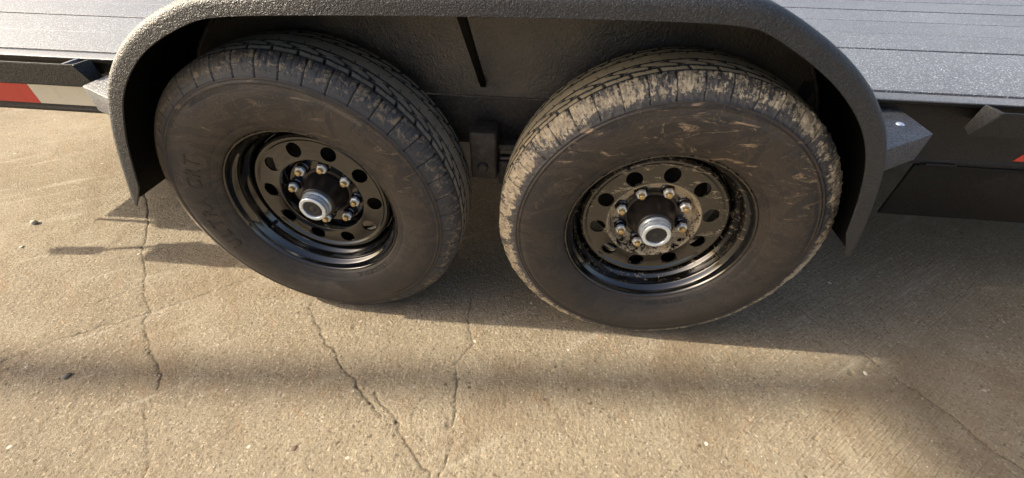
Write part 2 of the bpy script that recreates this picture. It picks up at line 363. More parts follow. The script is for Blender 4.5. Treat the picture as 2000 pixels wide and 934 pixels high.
def build_ground():
    def axis(lo, hi, far_lo, far_hi, st):
        a = np.arange(lo, hi+1e-9, st)
        lo_pts = lo-np.geomspace(st*2, lo-far_lo, 22)[::-1]; hi_pts = hi+np.geomspace(st*2, far_hi-hi, 22)
        return np.concatenate([lo_pts, a, hi_pts])
    xs = axis(-1.9, 1.75, -300, 300, .0033); ys = axis(-.62, .62, -300, 300, .0033)
    X, Y = np.meshgrid(xs, ys, indexing='ij')
    near = ((X > -1.9) & (X < 1.75) & (Y > -.62) & (Y < .62)).astype(float)
    fade = np.clip((X+1.9)/.1, 0, 1)*np.clip((1.75-X)/.1, 0, 1)*np.clip((Y+.62)/.05, 0, 1)*np.clip((.62-Y)/.1, 0, 1)
    Z = (vnoise(X*5, Y*5, 1)-.5)*.003 + (vnoise(X*40, Y*40, 2)-.5)*.0012 + (vnoise(X*110, Y*110, 3)-.5)*.0016+(vnoise(X*200, Y*200, 4)-.5)*.0012
    Z *= fade
    A = np.zeros_like(X)
    Xw = X + (vnoise(X*22, Y*22, 7)-.5)*.012 + (vnoise(X*70, Y*70, 8)-.5)*.009
    Yw = Y + (vnoise(X*22, Y*22, 9)-.5)*.012 + (vnoise(X*70, Y*70, 10)-.5)*.009
    wmod = np.clip(-.15+1.6*vnoise(X*14, Y*14, 11)+.7*(vnoise(X*60, Y*60, 12)-.5), .0, 2)
    for pts, w, dep in zip(CR, CRW, CRD):
        D = np.full_like(X, 9.)
        for (ax, ay), (bx, by) in zip(pts, pts[1:]):
            m = (X > min(ax, bx)-.06) & (X < max(ax, bx)+.06) & (Y > min(ay, by)-.06) & (Y < max(ay, by)+.06)
            px, py = Xw[m]-ax, Yw[m]-ay; dx, dy = bx-ax, by-ay
            t = np.clip((px*dx+py*dy)/(dx*dx+dy*dy), 0, 1)
            D[m] = np.minimum(D[m], np.hypot(px-t*dx, py-t*dy))
        k = np.clip(1.15-D/(w*wmod+.0013), 0, 1)
        Z -= k*.004*dep*fade; A = np.maximum(A, np.clip(k*1.6*dep, 0, 1))
        Z -= np.exp(-(D/.012)**2)*.0009*dep*fade
    for px, py, pr in PITS:
        m = (abs(X-px) < pr*3) & (abs(Y-py) < pr*3)
        d = np.hypot((X[m]-px), (Y[m]-py)*1.2)/pr*(.75+.5*vnoise(X[m]*180, Y[m]*180, 5))
        k = np.clip(1.25-d, 0, 1); Z[m] -= k*pr*.55; A[m] = np.maximum(A[m], k*.55)
    me = grid_mesh('concrete_ground', np.stack([X, Y, Z], -1), len(xs), len(ys), attr=('crack', A))
    me.flip_normals() if me.polygons[0].normal.z < 0 else None
    link('concrete_ground', me, M['concrete'], None, kind='structure', label='cracked beige concrete ground')
build_ground()

# ================================================================== TRAILER
T = bpy.data.objects.new('flatbed_trailer', None); COL.objects.link(T); T.location = (0, 0, 0)
T['label'] = 'black flatbed trailer with plank deck, tandem wheels and one long rounded fender'; T['category'] = 'trailer'
XL, XR = -2.36, 3.4

# deck planks
yb = [.315, .4895, .676, .865, 1.045, 1.23, 1.415, 1.60, 1.785, 1.97, 2.13]
for a, b in zip(yb, yb[1:]):
    bm = bmesh.new(); g = rng.uniform(.0027, .0036); zt = .650+rng.uniform(-.0012, .0012)
    n = 90; xs = np.linspace(XL+rng.uniform(0, .01), XR, n)
    # slightly wavy sawn edges
    prof = []
    for i, x in enumerate(xs):
        e0 = a+g+.0012*math.sin(x*3+a*40)+rng.uniform(-.0003, .0003); e1 = b-g+.0012*math.sin(x*2.3+b*31)+rng.uniform(-.0003, .0003)
        sec = [(e0, .612), (e0, zt-.0006), (e0+.0006, zt), (e1-.0006, zt), (e1, zt-.0006), (e1, .612)]
        prof.append([bm.verts.new((x, yy, zz)) for yy, zz in sec])
    for p, q in zip(prof, prof[1:]):
        for k in range(6): bm.faces.new((p[k], p[(k+1) % 6], q[(k+1) % 6], q[k]))
    bm.faces.new(prof[0]); bm.faces.new(prof[-1][::-1])
    link('deck_plank', fin(bm, 'deck_plank', 0), M['plank'], T)

box_obj('deck_light_seal', M['inner'], (XL, XR, .316, 2.13, .6112, .6119), T, 0)  # added sheet: keeps sun from leaking through the plank gaps
# side rail: C channel along the deck edge
def channel(name, x0, x1, parent):
    bm = bmesh.new()
    sec = [(.273, .643), (.310, .643), (.310, .472), (.2975, .472), (.2972, .480), (.2985, .482), (.3, .488), (.3, .630), (.297, .6345), (.276, .6345), (.273, .638)]
    a = [bm.verts.new((x0, y_, z_)) for y_, z_ in sec]; b = [bm.verts.new((x1, y_, z_)) for y_, z_ in sec]
    for k in range(len(sec)): bm.faces.new((a[k], a[(k+1) % len(sec)], b[(k+1) % len(sec)], b[k]))
    bm.faces.new(a); bm.faces.new(b[::-1])
    return link(name, fin(bm, name, 30), M['frame'], parent)
channel('side_rail', XL, XR, T)
box_obj('deck_edge_strip', M['edge'], (XL, XR, .270, .3125, .6435, .6475), T, .0012)
far = box_obj('side_rail', M['frame'], (XL, XR, 2.132, 2.17, .472, .65), T, .003)
box_obj('end_rail', M['frame'], (XL-.03, XL-.001, .32, 2.13, .50, .648), T, .003)
# lower plate to the right
bm = bmesh.new(); add_box(bm, 1.137, XR, .303, .311, .302, .471, .001); add_box(bm, 1.137, XR, .292, .303, .466, .4715, .001)
link('lower_side_plate', fin(bm, 'lower_side_plate'), M['plate'], T)
# weld beads along the seam
for x0, x1 in ((1.15, 1.23), (1.42, 1.50), (1.7, 1.78)):
    bm = bmesh.new(); n = int((x1-x0)/.004)
    add_tube(bm, [(x0+i*.004, .2935+.0006*math.sin(i*2.2), .4735) for i in range(n)], [.003+.0008*math.sin(i*2.4) for i in range(n)], 8)
    link('weld_bead', fin(bm, 'weld_bead'), M['frame'], T)
# cross members and main beams under the deck
for x in np.arange(-2.2, 3.3, .41):
    box_obj('cross_member', M['under'], (x-.02, x+.02, .315, 2.13, .535, .611), T, .001)
for y in (.62, 1.75): box_obj('main_beam', M['under'], (-1.3, XR, y, y+.09, .40, .534), T, .002)

# rub rails with bent return ends
def rub(x0, x1, end_l, end_r):
    bm = bmesh.new()
    def sec(x, s): return [(x, .2, .596), (x, .2, .652)]
    V = []
    pts = []
    if end_l: pts += [(x0-.004, .252, .652, -.006), (x0, .203, .652, -.034)]
    else: pts += [(x0, .2, .652, 0)]
    if end_r: pts += [(x1, .203, .652, .034), (x1+.004, .252, .652, .006)]
    else: pts += [(x1, .2, .652, 0)]
    th = .008; rows = []
    for i, (x, y, z, sl) in enumerate(pts):
        bot = x+sl if True else x
        isend = y > .22
        dx = (th if (end_l and i < 2) else (-th if (end_r and i >= len(pts)-2) else 0)); dy = 0 if isend else th
        if isend: inner_t, inner_b = (x+dx, y), (x+sl+dx, y)
        else: inner_t, inner_b = (x+dx, y+th), (x+sl+dx, y+th)
        rows.append([bm.verts.new((x, y, z)), bm.verts.new((inner_t[0], inner_t[1], z)), bm.verts.new((inner_b[0], inner_b[1], z-.056)), bm.verts.new((bot, y, z-.056))])
    for p, q in zip(rows, rows[1:]):
        for k in range(4): bm.faces.new((p[k], p[(k+1) % 4], q[(k+1) % 4], q[k]))
    bm.faces.new(rows[0]); bm.faces.new(rows[-1][::-1])
    bmesh.ops.recalc_face_normals(bm, faces=bm.faces)
    bmesh.ops.bevel(bm, geom=bm.edges[:], offset=.0016, segments=2, affect='EDGES')
    return link('rub_rail', fin(bm, 'rub_rail', 40), M['frame'], T)
rub(-2.15, -1.082, False, True)
rub(1.142, XR, True, False)
for x in (-1.135, -1.78, 1.75, 2.4, 3.0):
    bm = bmesh.new(); add_box(bm, x-.004, x+.004, .209, .2985, .598, .647, .001); link('stake_pocket', fin(bm, 'stake_pocket'), M['edge'], T)
# edge brackets from rail return to side rail
for x in (1.18, -1.12):
    box_obj('stake_pocket', M['frame'], (x-.003, x+.003, .253, .299, .598, .640), T, .001)
# added out-of-view blocks and bar, shaped to cast the left ground shadows
bm = bmesh.new()
add_box(bm, -2.13, -1.84, .105, .198, .545, .655, .006); add_tube(bm, [(-2.13, .15, .60), (-1.72, .15, .60)], .032, 20)
add_box(bm, -2.0, -1.9, .11, .26, .655, .664, .002)
wn_ = link('shadow_block', fin(bm, 'shadow_block'), M['frame'], T)
bm = bmesh.new(); add_tube(bm, [(-2.08, .215, .61), (-2.25, .165, .60), (-2.42, .125, .60)], .007, 10); add_tube(bm, [(-2.40, .128, .60), (-2.54, .112, .60)], [.022, .020], 14)
link('shadow_bar', fin(bm, 'shadow_bar'), M['frame'], wn_)

# reflective tape
def tape(pieces):
    for nm, m, pts in pieces:
        bm = bmesh.new(); y = .2990
        a = [bm.verts.new((x, y, z)) for x, z in pts]; b = [bm.verts.new((x, y+.0007, z)) for x, z in pts]
        bm.faces.new(a[::-1]); bm.faces.new(b)
        for k in range(len(a)): bm.faces.new((a[k], a[(k+1) % len(a)], b[(k+1) % len(a)], b[k]))
        lab = 'red half of the reflective strip' if 'red' in nm else 'white half of the reflective strip'
        link(nm, fin(bm, nm, 0), m, T, label=lab)
tape([('red_reflective_tape', M['red'], [(-1.72, .494), (-1.4035, .494), (-1.4035, .552), (-1.72, .552)]),
      ('white_reflective_tape', M['white'], [(-1.4025, .494), (-1.12, .494), (-1.12, .552), (-1.4025, .552)]),
      ('red_reflective_tape', M['red'], [(1.353, .494), (1.58, .494), (1.58, .552), (1.385, .552)]),
      ('white_reflective_tape', M['white'], [(1.581, .494), (1.80, .494), (1.80, .552), (1.581, .552)])])

# ---------------------------------------------------------------- fender
PL = [(-.887,.398),(-.875,.428),(-.855,.482),(-.832,.54),(-.808,.597),(-.775,.656),(-.742,.711),(-.678,.772),(-.611,.818),(-.531,.852),(-.467,.872),(-.38,.884)]
PR = [(.38,.899),(.467,.894),(.53,.868),(.597,.834),(.667,.790),(.737,.725),(.783,.655),(.812,.575),(.832,.500),(.843,.450),(.850,.408)]
def catmull(P, n=8):
    P = [np.array(p, float) for p in P]; P = [2*P[0]-P[1]]+P+[2*P[-1]-P[-2]]; out = []
    for i in range(1, len(P)-2):
        for k in range(n):
            t = k/n; a, b, c, d = P[i-1], P[i], P[i+1], P[i+2]
            out.append(.5*((2*b)+(-a+c)*t+(2*a-5*b+4*c-d)*t*t+(-a+3*b-3*c+d)*t**3))
    out.append(P[-2]); return np.array(out)
fp = catmull(PL+PR, 8)
for _ in range(45):
    fp[1:-1] = fp[1:-1]*.5+(fp[:-2]+fp[2:])*.25
tg = np.gradient(fp, axis=0); tg /= np.linalg.norm(tg, axis=1)[:, None]
nrm = np.stack([tg[:, 1], -tg[:, 0]], 1)        # inward
al = np.concatenate([[0], np.cumsum(np.linalg.norm(np.diff(fp, axis=0), axis=1))]); tot = al[-1]
YI = .250
def lipsec(k):                       # (inward distance, y); k scales the lip depth
    L = .038*k
    outer = [(0, YI)] + [(0, -.010)] + [(.0175-.0175*math.cos(a), -.010-.020*math.sin(a)) for a in np.linspace(.25, PI/2, 7)] + [(max(L, .0185)-.001, -.030), (max(L, .0185), -.028)]
    t = .0042
    inner = [(max(L, .0185)-.0005, -.0262), (.0175, -.0258)] + [(.0175-(.0175-t)*math.cos(a), -.010-(.020-t)*math.sin(a)) for a in np.linspace(PI/2, .25, 7)] + [(t, -.010), (t, YI)]
    return outer+inner
bm = bmesh.new(); rows = []
for i in range(len(fp)):
    e = min(al[i], tot-al[i]); k = .5+.5*min(1, e/.07)
    rows.append([bm.verts.new((fp[i, 0]+nrm[i, 0]*d, y_, fp[i, 1]+nrm[i, 1]*d)) for d, y_ in lipsec(k)])
ns = len(rows[0]); nout = 10
for p, q in zip(rows, rows[1:]):
    for k in range(ns):
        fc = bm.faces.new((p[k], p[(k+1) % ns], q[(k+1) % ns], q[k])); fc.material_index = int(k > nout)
bm.faces.new(rows[0]); bm.faces.new(rows[-1][::-1])
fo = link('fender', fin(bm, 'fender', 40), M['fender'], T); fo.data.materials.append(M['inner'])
# inner well panel closing the back of the fender above the frame
ip = fp+nrm*.003
z0 = .607
top = [p for p in ip if p[1] > z0]
bm = bmesh.new()
a = [bm.verts.new((p[0], YI, p[1])) for p in top]; b = [bm.verts.new((p[0], YI+.004, p[1])) for p in top]
bm.faces.new(a); bm.faces.new(b[::-1])
for k in range(len(a)): bm.faces.new((a[k], a[(k+1) % len(a)], b[(k+1) % len(a)], b[k]))
link('wheel_well_panel', fin(bm, 'wheel_well_panel', 20), M['panel'], T)
# weld bead where panel meets fender
bm = bmesh.new()
ww = fp+nrm*.008
sel = [i for i in range(len(fp)) if fp[i, 1] > .40]
add_tube(bm, [(ww[i, 0], YI-.004, ww[i, 1]) for i in sel], [.0045+.0015*math.sin(i*1.7) for i in sel], 8)
link('weld_bead', fin(bm, 'weld_bead'), M['panel'], T)
# lower rail face between the wheels
bm = bmesh.new(); add_box(bm, -1.02, 1.02, .2545, .2995, .474, .6065, .003); link('frame_rail', fin(bm, 'frame_rail'), M['under'], T)
# diagonal brace under the fender lip
bm = bmesh.new()
y0, z0_, y1, z1 = -.020, .860, .246, .640
for s_ in (0,):
    pts = [(-.004, y0, z0_), (-.016, y1, z1)]
    b2 = bmesh.new()
    vs = []
    for (x, y, z) in pts:
        vs.append([b2.verts.new((x+dx, y+dy, z+dz)) for dx, dy, dz in ((-.0075, 0, -.006), (.0075, 0, -.006), (.0075, .006, .004), (-.0075, .006, .004))])
    for k in range(4): b2.faces.new((vs[0][k], vs[0][(k+1) % 4], vs[1][(k+1) % 4], vs[1][k]))
    b2.faces.new(vs[0]); b2.faces.new(vs[1][::-1]); bmesh.ops.recalc_face_normals(b2, faces=b2.faces)
    bmesh.ops.bevel(b2, geom=b2.edges[:], offset=.0015, segments=2, affect='EDGES'); merge(bm, b2)
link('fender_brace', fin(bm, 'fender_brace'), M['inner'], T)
# gusset boxes joining fender ends to the side rail
def gusset(s):
    k = 1.0 if s > 0 else 1.045
    pts = [(.800*s, .2985), (.800*s, .04), (.871*s*(1.01 if s < 0 else 1), .085), (.998*k*s, .163), (1.004*k*s, .2985)]
    if s < 0: pts = pts[::-1]
    bm = bmesh.new(); add_prism(bm, pts, .549, .6155, .0028)
    for v in bm.verts:
        if abs(v.co.x) < .83: v.co.x = s*(abs(v.co.x)+(.016 if v.co.z < .58 else -.002)+(.016 if s < 0 else .003))
    g = link('fender_gusset', fin(bm, 'fender_gusset', 35), M['box'], T)
    b2 = lathe([(0, -.0035), (.005, -.003), (.0085, -.001), (.0095, .001)], 20)
    for v in b2.verts: v.co = Vector((v.co.x+.952*s, v.co.z+.205, .616-v.co.y))
    link('rivet_head', fin(b2, 'rivet_head'), M['zinc'], g)
gusset(1); gusset(-1)
# small dark maker plate inside the fender
bm = bmesh.new(); add_prism(bm, [(0, 0), (.034, 0), (.034, .045), (0, .045)], 0, .001)
for v in bm.verts: v.co = Vector((.722+v.co.x+v.co.y*.12, .2495-v.co.z, .640+v.co.y))
link('data_plate', fin(bm, 'data_plate', 0), M['rubber'], T)

# ---------------------------------------------------------------- suspension
hb = box_obj('spring_hanger', M['under'], (-.040, .029, .150, .225, .425, .558), T, .007)
for x in (-.033, .022):
    pass
bm = lathe([(0, -.010), (.010, -.009), (.0135, -.005), (.014, 0), (.014, .004)], 24)
for v in bm.verts: v.co += Vector((-.007, .149, .463))
link('hanger_bolt', fin(bm, 'hanger_bolt'), M['under'], hb)
bm = bmesh.new(); add_box(bm, .030, .060, .17, .215, .400, .470, .004); add_box(bm, .030, .080, .175, .21, .500, .516, .002)
link('shackle_plate', fin(bm, 'shackle_plate'), M['under'], T)
bm = bmesh.new(); add_tube(bm, [(.034, .182, .474), (.075, .182, .476)], .0042, 8); link('shackle_bolt', fin(bm, 'shackle_bolt'), M['steel'], T)
SX = .4361
for cx in (-SX, SX):
    bm = bmesh.new()
    for j in range(4):
        L = .36-.06*j; z = .46-.011*j
        pts = [(cx-L+2*L*i/12, z-.0 + .05*((2*i/12-1)**2)-.03) for i in range(13)]
        rows = []
        for x, zz in pts: rows.append([bm.verts.new((x, y_, zz+dz)) for y_, dz in ((.30, 0), (.345, 0), (.345, .008), (.30, .008))])
        for p, q in zip(rows, rows[1:]):
            for k in range(4): bm.faces.new((p[k], p[(k+1) % 4], q[(k+1) % 4], q[k]))
        bm.faces.new(rows[0]); bm.faces.new(rows[-1][::-1])
    link('leaf_spring', fin(bm, 'leaf_spring', 30), M['under'], T)
    bm = bmesh.new(); add_tube(bm, [(cx, .20, .378), (cx, 2.2, .378)], .038, 20); link('axle', fin(bm, 'axle'), M['under'], T)
    bm = lathe([(.0, .175), (.125, .175), (.152, .185), (.152, .235), (.10, .245), (.0, .245)], 48)
    for v in bm.verts: v.co += Vector((cx, 0, .378))
    link('brake_drum', fin(bm, 'brake_drum'), M['under'], T)

# ================================================================== WHEELS
ZC = .378
def tyre_mesh(seed, mud):
    P = 46; nt = P*26
    base = [(.214,.046),(.2185,.036),(.2225,.0285),(.2245,.0225),(.228,.0195),(.233,.0170),(.240,.0130),(.242,.0128),(.243,.0118),(.252,.0080),(.262,.0050),(.272,.0026),(.284,.0008),(.296,.0000),(.308,.0000),(.320,.0012),(.3290,.0032),(.3325,.0046),(.3335,.0036),(.3362,.0042),(.3372,.0062),(.3400,.0074),(.3412,.0062),(.3432,.0070),(.3445,.0100)]
    sh = []
    A0 = np.array([.3450, .0103]); A1 = np.array([.3660, .0170]); A2 = np.array([.3825, .0300]); A3 = np.array([.3865, .0440])
    for t in np.linspace(0, 1, 24)[1:]:
        sh.append(tuple((1-t)**3*A0+3*(1-t)**2*t*A1+3*(1-t)*t*t*A2+t**3*A3))
    tr = []
    ys = np.linspace(.0455, .190, 118)
    for y_ in ys: tr.append((.3915-.0050*(abs(y_-.1175)/.0735)**2.2, y_))
    back = [(.378,.203),(.362,.218),(.345,.226),(.31,.2325),(.28,.232),(.25,.222),(.222,.205)]
    prof = np.array(base+sh+tr+back); nv = len(prof)
    tang = np.gradient(prof, axis=0); tang /= np.linalg.norm(tang, axis=1)[:, None]
    nin = np.stack([-tang[:, 1], tang[:, 0]], 1)      # inward
    nin[(prof@np.array([0, 0])) > 1] *= 1
    th = np.arange(nt)*2*PI/nt
    TH, R = np.meshgrid(th, prof[:, 0], indexing='ij'); _, Yp = np.meshgrid(th, prof[:, 1], indexing='ij')
    U = TH*P/(2*PI); uf = U % 1; arc = 2*PI*.385/P
    sarc = np.concatenate([[0], np.cumsum(np.linalg.norm(np.diff(prof, axis=0), axis=1))])
    _, SA = np.meshgrid(th, sarc, indexing='ij')
    D = np.zeros_like(TH)
    i0 = len(base); i1 = i0+len(sh); iN = i1+len(tr)
    J = np.broadcast_to(np.arange(nv), TH.shape)
    shz = (J >= i0-1) & (J < i1); trz = (J >= i1) & (J < iN)
    lat = lambda c, w: (abs(((uf-c+.5) % 1)-.5)*arc < w)
    # shoulder: full slots, short sipes at the edge, zigzag nicks
    D = np.where(shz & lat(.5+(Yp-.02)*.6, .0015), .0055, D)
    edge = shz & (Yp > .022)
    for c in (.0, .25, .75): D = np.where(edge & lat(c+(Yp-.02)*.6, .0010) & (Yp > .022+(.006 if c else 0)), .0020, D)
    zz = .0150+.0012*np.abs(((U*7) % 1)*2-1)*2
    D = np.where(shz & (abs(Yp-zz) < .0009) & (((U*2) % 1) > .25), .0010, D)
    tri = lambda u_: np.abs((u_ % 1)*2-1)*2-1
    # grooves and ribs, both sides mirrored
    for side in (0, 1):
        Yq = Yp if side == 0 else .235-Yp
        uo = U+(.37 if side else 0)
        hz = trz & (Yq < .1175) if side == 0 else trz & (Yq <= .1175)
        D = np.where(hz & (Yq < .0482), .0070, D)
        slant = (Yq-.055)*5.5
        lz = hz & (Yq > .0485) & (Yq < .0625)
        D = np.where(lz & (abs(((uo-slant+.5) % 1)-.5)*arc < .0028), .0060, D)
        D = np.where(lz & (abs(((uo-slant) % 1)-.5)*arc < .0006), .0015, D)
        gz = .0660+.0016*tri(uo)
        D = np.where(hz & (abs(Yq-gz) < .0027), .0075, D)
        # S shaped sipes across rib two
        rz = hz & (Yq > .069) & (Yq < .092)
        w = (Yq-.0805)/.0115
        sc_ = .5+.24*np.sin(w*PI*.9)+.03*w
        D = np.where(rz & (abs(((uo-sc_+.5) % 1)-.5)*arc < .0017), .0045, D)
        D = np.where(rz & (abs(abs(w)-.55) < .09) & (abs(((uo-sc_+.5) % 1)-.5) < .16), .003, D)
        g3 = .0950+.0008*tri(uo+.3)
        D = np.where(hz & (abs(Yq-g3) < .0020), .0070, D)
        cz = hz & (Yq > .0975)
        D = np.where(cz & (abs(((uo-.15-(Yq-.1)*9+.5) % 1)-.5)*arc < .0010) & (Yq < .108), .0025, D)
    att = np.clip(D/.004, 0, 1)
    a2 = att.copy(); a2[:, 1:] = np.maximum(a2[:, 1:], att[:, :-1]*.62); a2[:, :-1] = np.maximum(a2[:, :-1], att[:, 1:]*.75); att = a2
    # wear and dried mud relief
    n1 = vnoise(TH*P*1.3, SA*120, seed, int(round(2*PI*P*1.3))) ; n2 = vnoise(TH*P*4, SA*380, seed+1)
    bulk = np.zeros_like(D)
    if mud:
        zone = shz.astype(float)
        bulk = zone*np.clip((.6*n1+.5*n2)-.45, 0, 1)*.0060
        D = D*(1-.75*np.clip(bulk/.0012, 0, 1)*zone)
    D = D+(n2-.5)*.0004*(J > i0)
    Rr = R+nin[None, :, 0]*0 ; Yy = Yp.copy()
    # outward normal of profile: choose sign so that it points away from tyre centre (r .30, y .117)
    nx, ny = nin[:, 0].copy(), nin[:, 1].copy()
    cen = np.array([.30, .117]); sg = np.sign((prof[:, 0]-cen[0])*nx+(prof[:, 1]-cen[1])*ny); nx *= sg; ny *= sg
    off = (bulk-D)
    Rr = R+nx[None]*off; Yy = Yp+ny[None]*off
    Rr = np.where((Rr > .3), Rr, Rr)
    X_ = Rr*np.cos(TH); Z_ = Rr*np.sin(TH)
    # load flat where the tyre meets the ground
    sq = np.clip(-(ZC-.001)-Z_, 0, 1); Z_ = Z_+sq
    low = np.clip((-Z_-.25)/.128, 0, 1)*np.clip(1-abs(X_)/.16, 0, 1)
    Yy = Yy-low*.004*np.clip((.06-Yp)/.06, 0, 1)
    co = np.stack([X_, Yy, Z_], -1)
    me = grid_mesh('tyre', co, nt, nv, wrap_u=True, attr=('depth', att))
    # outward check
    c = me.polygons[len(me.polygons)//2]
    k = (nt//4)*(nv-1)+i1+10; pc = me.polygons[k]
    v = Vector(pc.center); rad = Vector((v.x, 0, v.z))
    if pc.normal.dot(rad) < 0: me.flip_normals()
    return me

def rim_mesh():
    prof = [(.2215,.036),(.2225,.030),(.2218,.0268),(.2200,.0252),(.2178,.0258),(.2160,.0285),(.2145,.0335),(.2125,.041),(.2085,.0475),(.2045,.0505),(.2020,.0545),(.2010,.062),(.1995,.072),(.1975,.0765),(.1935,.0815),(.1895,.0885),(.1870,.098),(.1858,.112),(.1855,.155),(.198,.175),(.2,.205),(.215,.212),(.2215,.214),(.2225,.208),(.216,.200),(.206,.190),(.204,.17),(.191,.155),(.191,.10),(.197,.085),(.206,.07),(.207,.056),(.214,.046),(.2185,.042)]
    return lathe(prof, 160, closed=True)
def disc_mesh(phase, rh):
    front = [(.1835,.140),(.1835,.098),(.1825,.090),(.1795,.0845),(.1755,.0815),(.1715,.0812),(.1680,.0830),(.1650,.0862),(.1625,.0872),(.1190,.0822),(.1165,.0818),(.1145,.0815),(.1122,.0825),(.1105,.0855),(.1085,.0905),(.1060,.1000),(.1035,.1095),(.1005,.1135),(.0970,.1145),(.0655,.1150),(.0640,.1160)]
    bk = [(r_-.0005 if r_ > .18 else r_-.0005, y_+.0055) for r_, y_ in front[1:-1]][::-1]
    prof = front+[(.0640,.1205)]+[(r_, y_) for r_, y_ in bk if y_ < .1405 and r_ > .0645]+[(.1780,.140)]
    bm = lathe(prof, 180, closed=True); bmesh.ops.recalc_face_normals(bm, faces=bm.faces)
    me = bpy.data.meshes.new('disc'); bm.to_mesh(me); bm.free()
    o = bpy.data.objects.new('disc', me); COL.objects.link(o)
    bm = bmesh.new()
    for k in range(10):
        a = math.radians(phase+36*k)
        b2 = bmesh.new(); bmesh.ops.create_cone(b2, cap_ends=True, segments=40, radius1=.0196, radius2=.0196, depth=.06)
        for v in b2.verts: v.co = Vector((v.co.x+rh*math.cos(a), .09+v.co.z, v.co.y+rh*math.sin(a)))
        merge(bm, b2)
    bmesh.ops.recalc_face_normals(bm, faces=bm.faces)
    mc = bpy.data.meshes.new('cut'); bm.to_mesh(mc); bm.free(); oc = bpy.data.objects.new('cut', mc); COL.objects.link(oc)
    md = o.modifiers.new('b', 'BOOLEAN'); md.object = oc; md.operation = 'DIFFERENCE'; md.solver = 'EXACT'
    dg = bpy.context.evaluated_depsgraph_get(); me2 = bpy.data.meshes.new_from_object(o.evaluated_get(dg))
    bpy.data.objects.remove(o); bpy.data.objects.remove(oc)
    me2.polygons.foreach_set('use_smooth', [True]*len(me2.polygons)); me2.set_sharp_from_angle(angle=math.radians(32))
    me2.name = 'wheel_disc'; me2.materials.clear(); return me2
def hex_bm(rc, y0, y1):
    b = bmesh.new()
    def ring(rad, y, n, ph=0): return [b.verts.new((rad*math.cos(2*PI*k/n+ph), y, rad*math.sin(2*PI*k/n+ph))) for k in range(n)]
    a = ring(rc, y1, 6); c = ring(rc, y0+.0022, 6); d = ring(rc*.86, y0, 6)
    for p, q in ((a, c), (c, d)):
        for k in range(6): b.faces.new((p[k], p[(k+1) % 6], q[(k+1) % 6], q[k]))
    b.faces.new(a[::-1]); b.faces.new(d); bmesh.ops.recalc_face_normals(b, faces=b.faces)
    bmesh.ops.bevel(b, geom=b.edges[:], offset=.0007, segments=2, affect='EDGES')
    return b
nut_me = None
b = hex_bm(.0140, .0895, .0985); b_sl = hex_bm(.0138, .0985, .1085); merge_ = lathe([(.0138, .1080), (.0165, .1105), (.0165, .1148), (0, .1148)], 24); merge(b_sl, merge_)
nut_me = fin(b, 'lug_nut', 30); nut_me.materials.append(M['nut'])
sleeve_me = fin(b_sl, 'nut_sleeve', 30); sleeve_me.materials.append(M['dark_chrome'])
stud_me = fin(lathe([(0, .0785), (.0050, .0788), (.0070, .0802), (.0075, .0820), (.0069, .0836), (.0075, .0852), (.0069, .0868), (.0075, .0884), (.0069, .0900), (.0075, .112)], 20), 'wheel_stud', 50); stud_me.materials.append(M['brass'])
hub_me = fin(lathe([(.0700, .1155), (.0690, .1130), (.0610, .1115), (.0600, .1050), (.0575, .0980), (.0545, .0920), (.0525, .0850), (.0505, .0760), (.0480, .0665), (.0458, .0590), (.0440, .0545), (.0415, .0522), (.0375, .0518), (0, .0518)], 96), 'hub', 40); hub_me.materials.append(M['hub'])
cap_prof = [(.0385, .0535), (.0390, .0510), (.0380, .0480), (.0362, .0460), (.0355, .0440), (.0352, .0360), (.0340, .0338), (.0338, .0318), (.0349, .0300), (.0352, .0275), (.0342, .0252), (.0325, .0243), (.0268, .0243), (.0256, .0250), (.0250, .0268), (.0247, .0320), (0, .0325)]
cap_me = fin(lathe(cap_prof, 96), 'hub_cap', 50); cap_me.materials.append(M['zinc'])
plug_me = fin(lathe([(.0245, .0315), (.0236, .0285), (.0205, .0272), (.0130, .0268), (.0115, .0278), (.0085, .0280), (.0065, .0262), (.0040, .0254), (0, .0252)], 48), 'cap_plug', 50); plug_me.materials.append(M['rubber'])
valve_me = fin(lathe([(0, 0), (.0032, .0004), (.0038, .002), (.0038, .010), (.0030, .012), (.0030, .020), (.0052, .024), (.0060, .034), (.0060, .04)], 16), 'valve_stem', 40)
flute = bmesh.new()
for k in range(36):
    a = 2*PI*k/36; b2 = bmesh.new(); add_box(b2, .0346, .0362, .0365, .0450, -.0012, .0012, .0004)
    bmesh.ops.rotate(b2, verts=b2.verts, matrix=Matrix.Rotation(a, 3, 'Y')); merge(flute, b2)
flute_me = fin(flute, 'cap_flutes', 30)

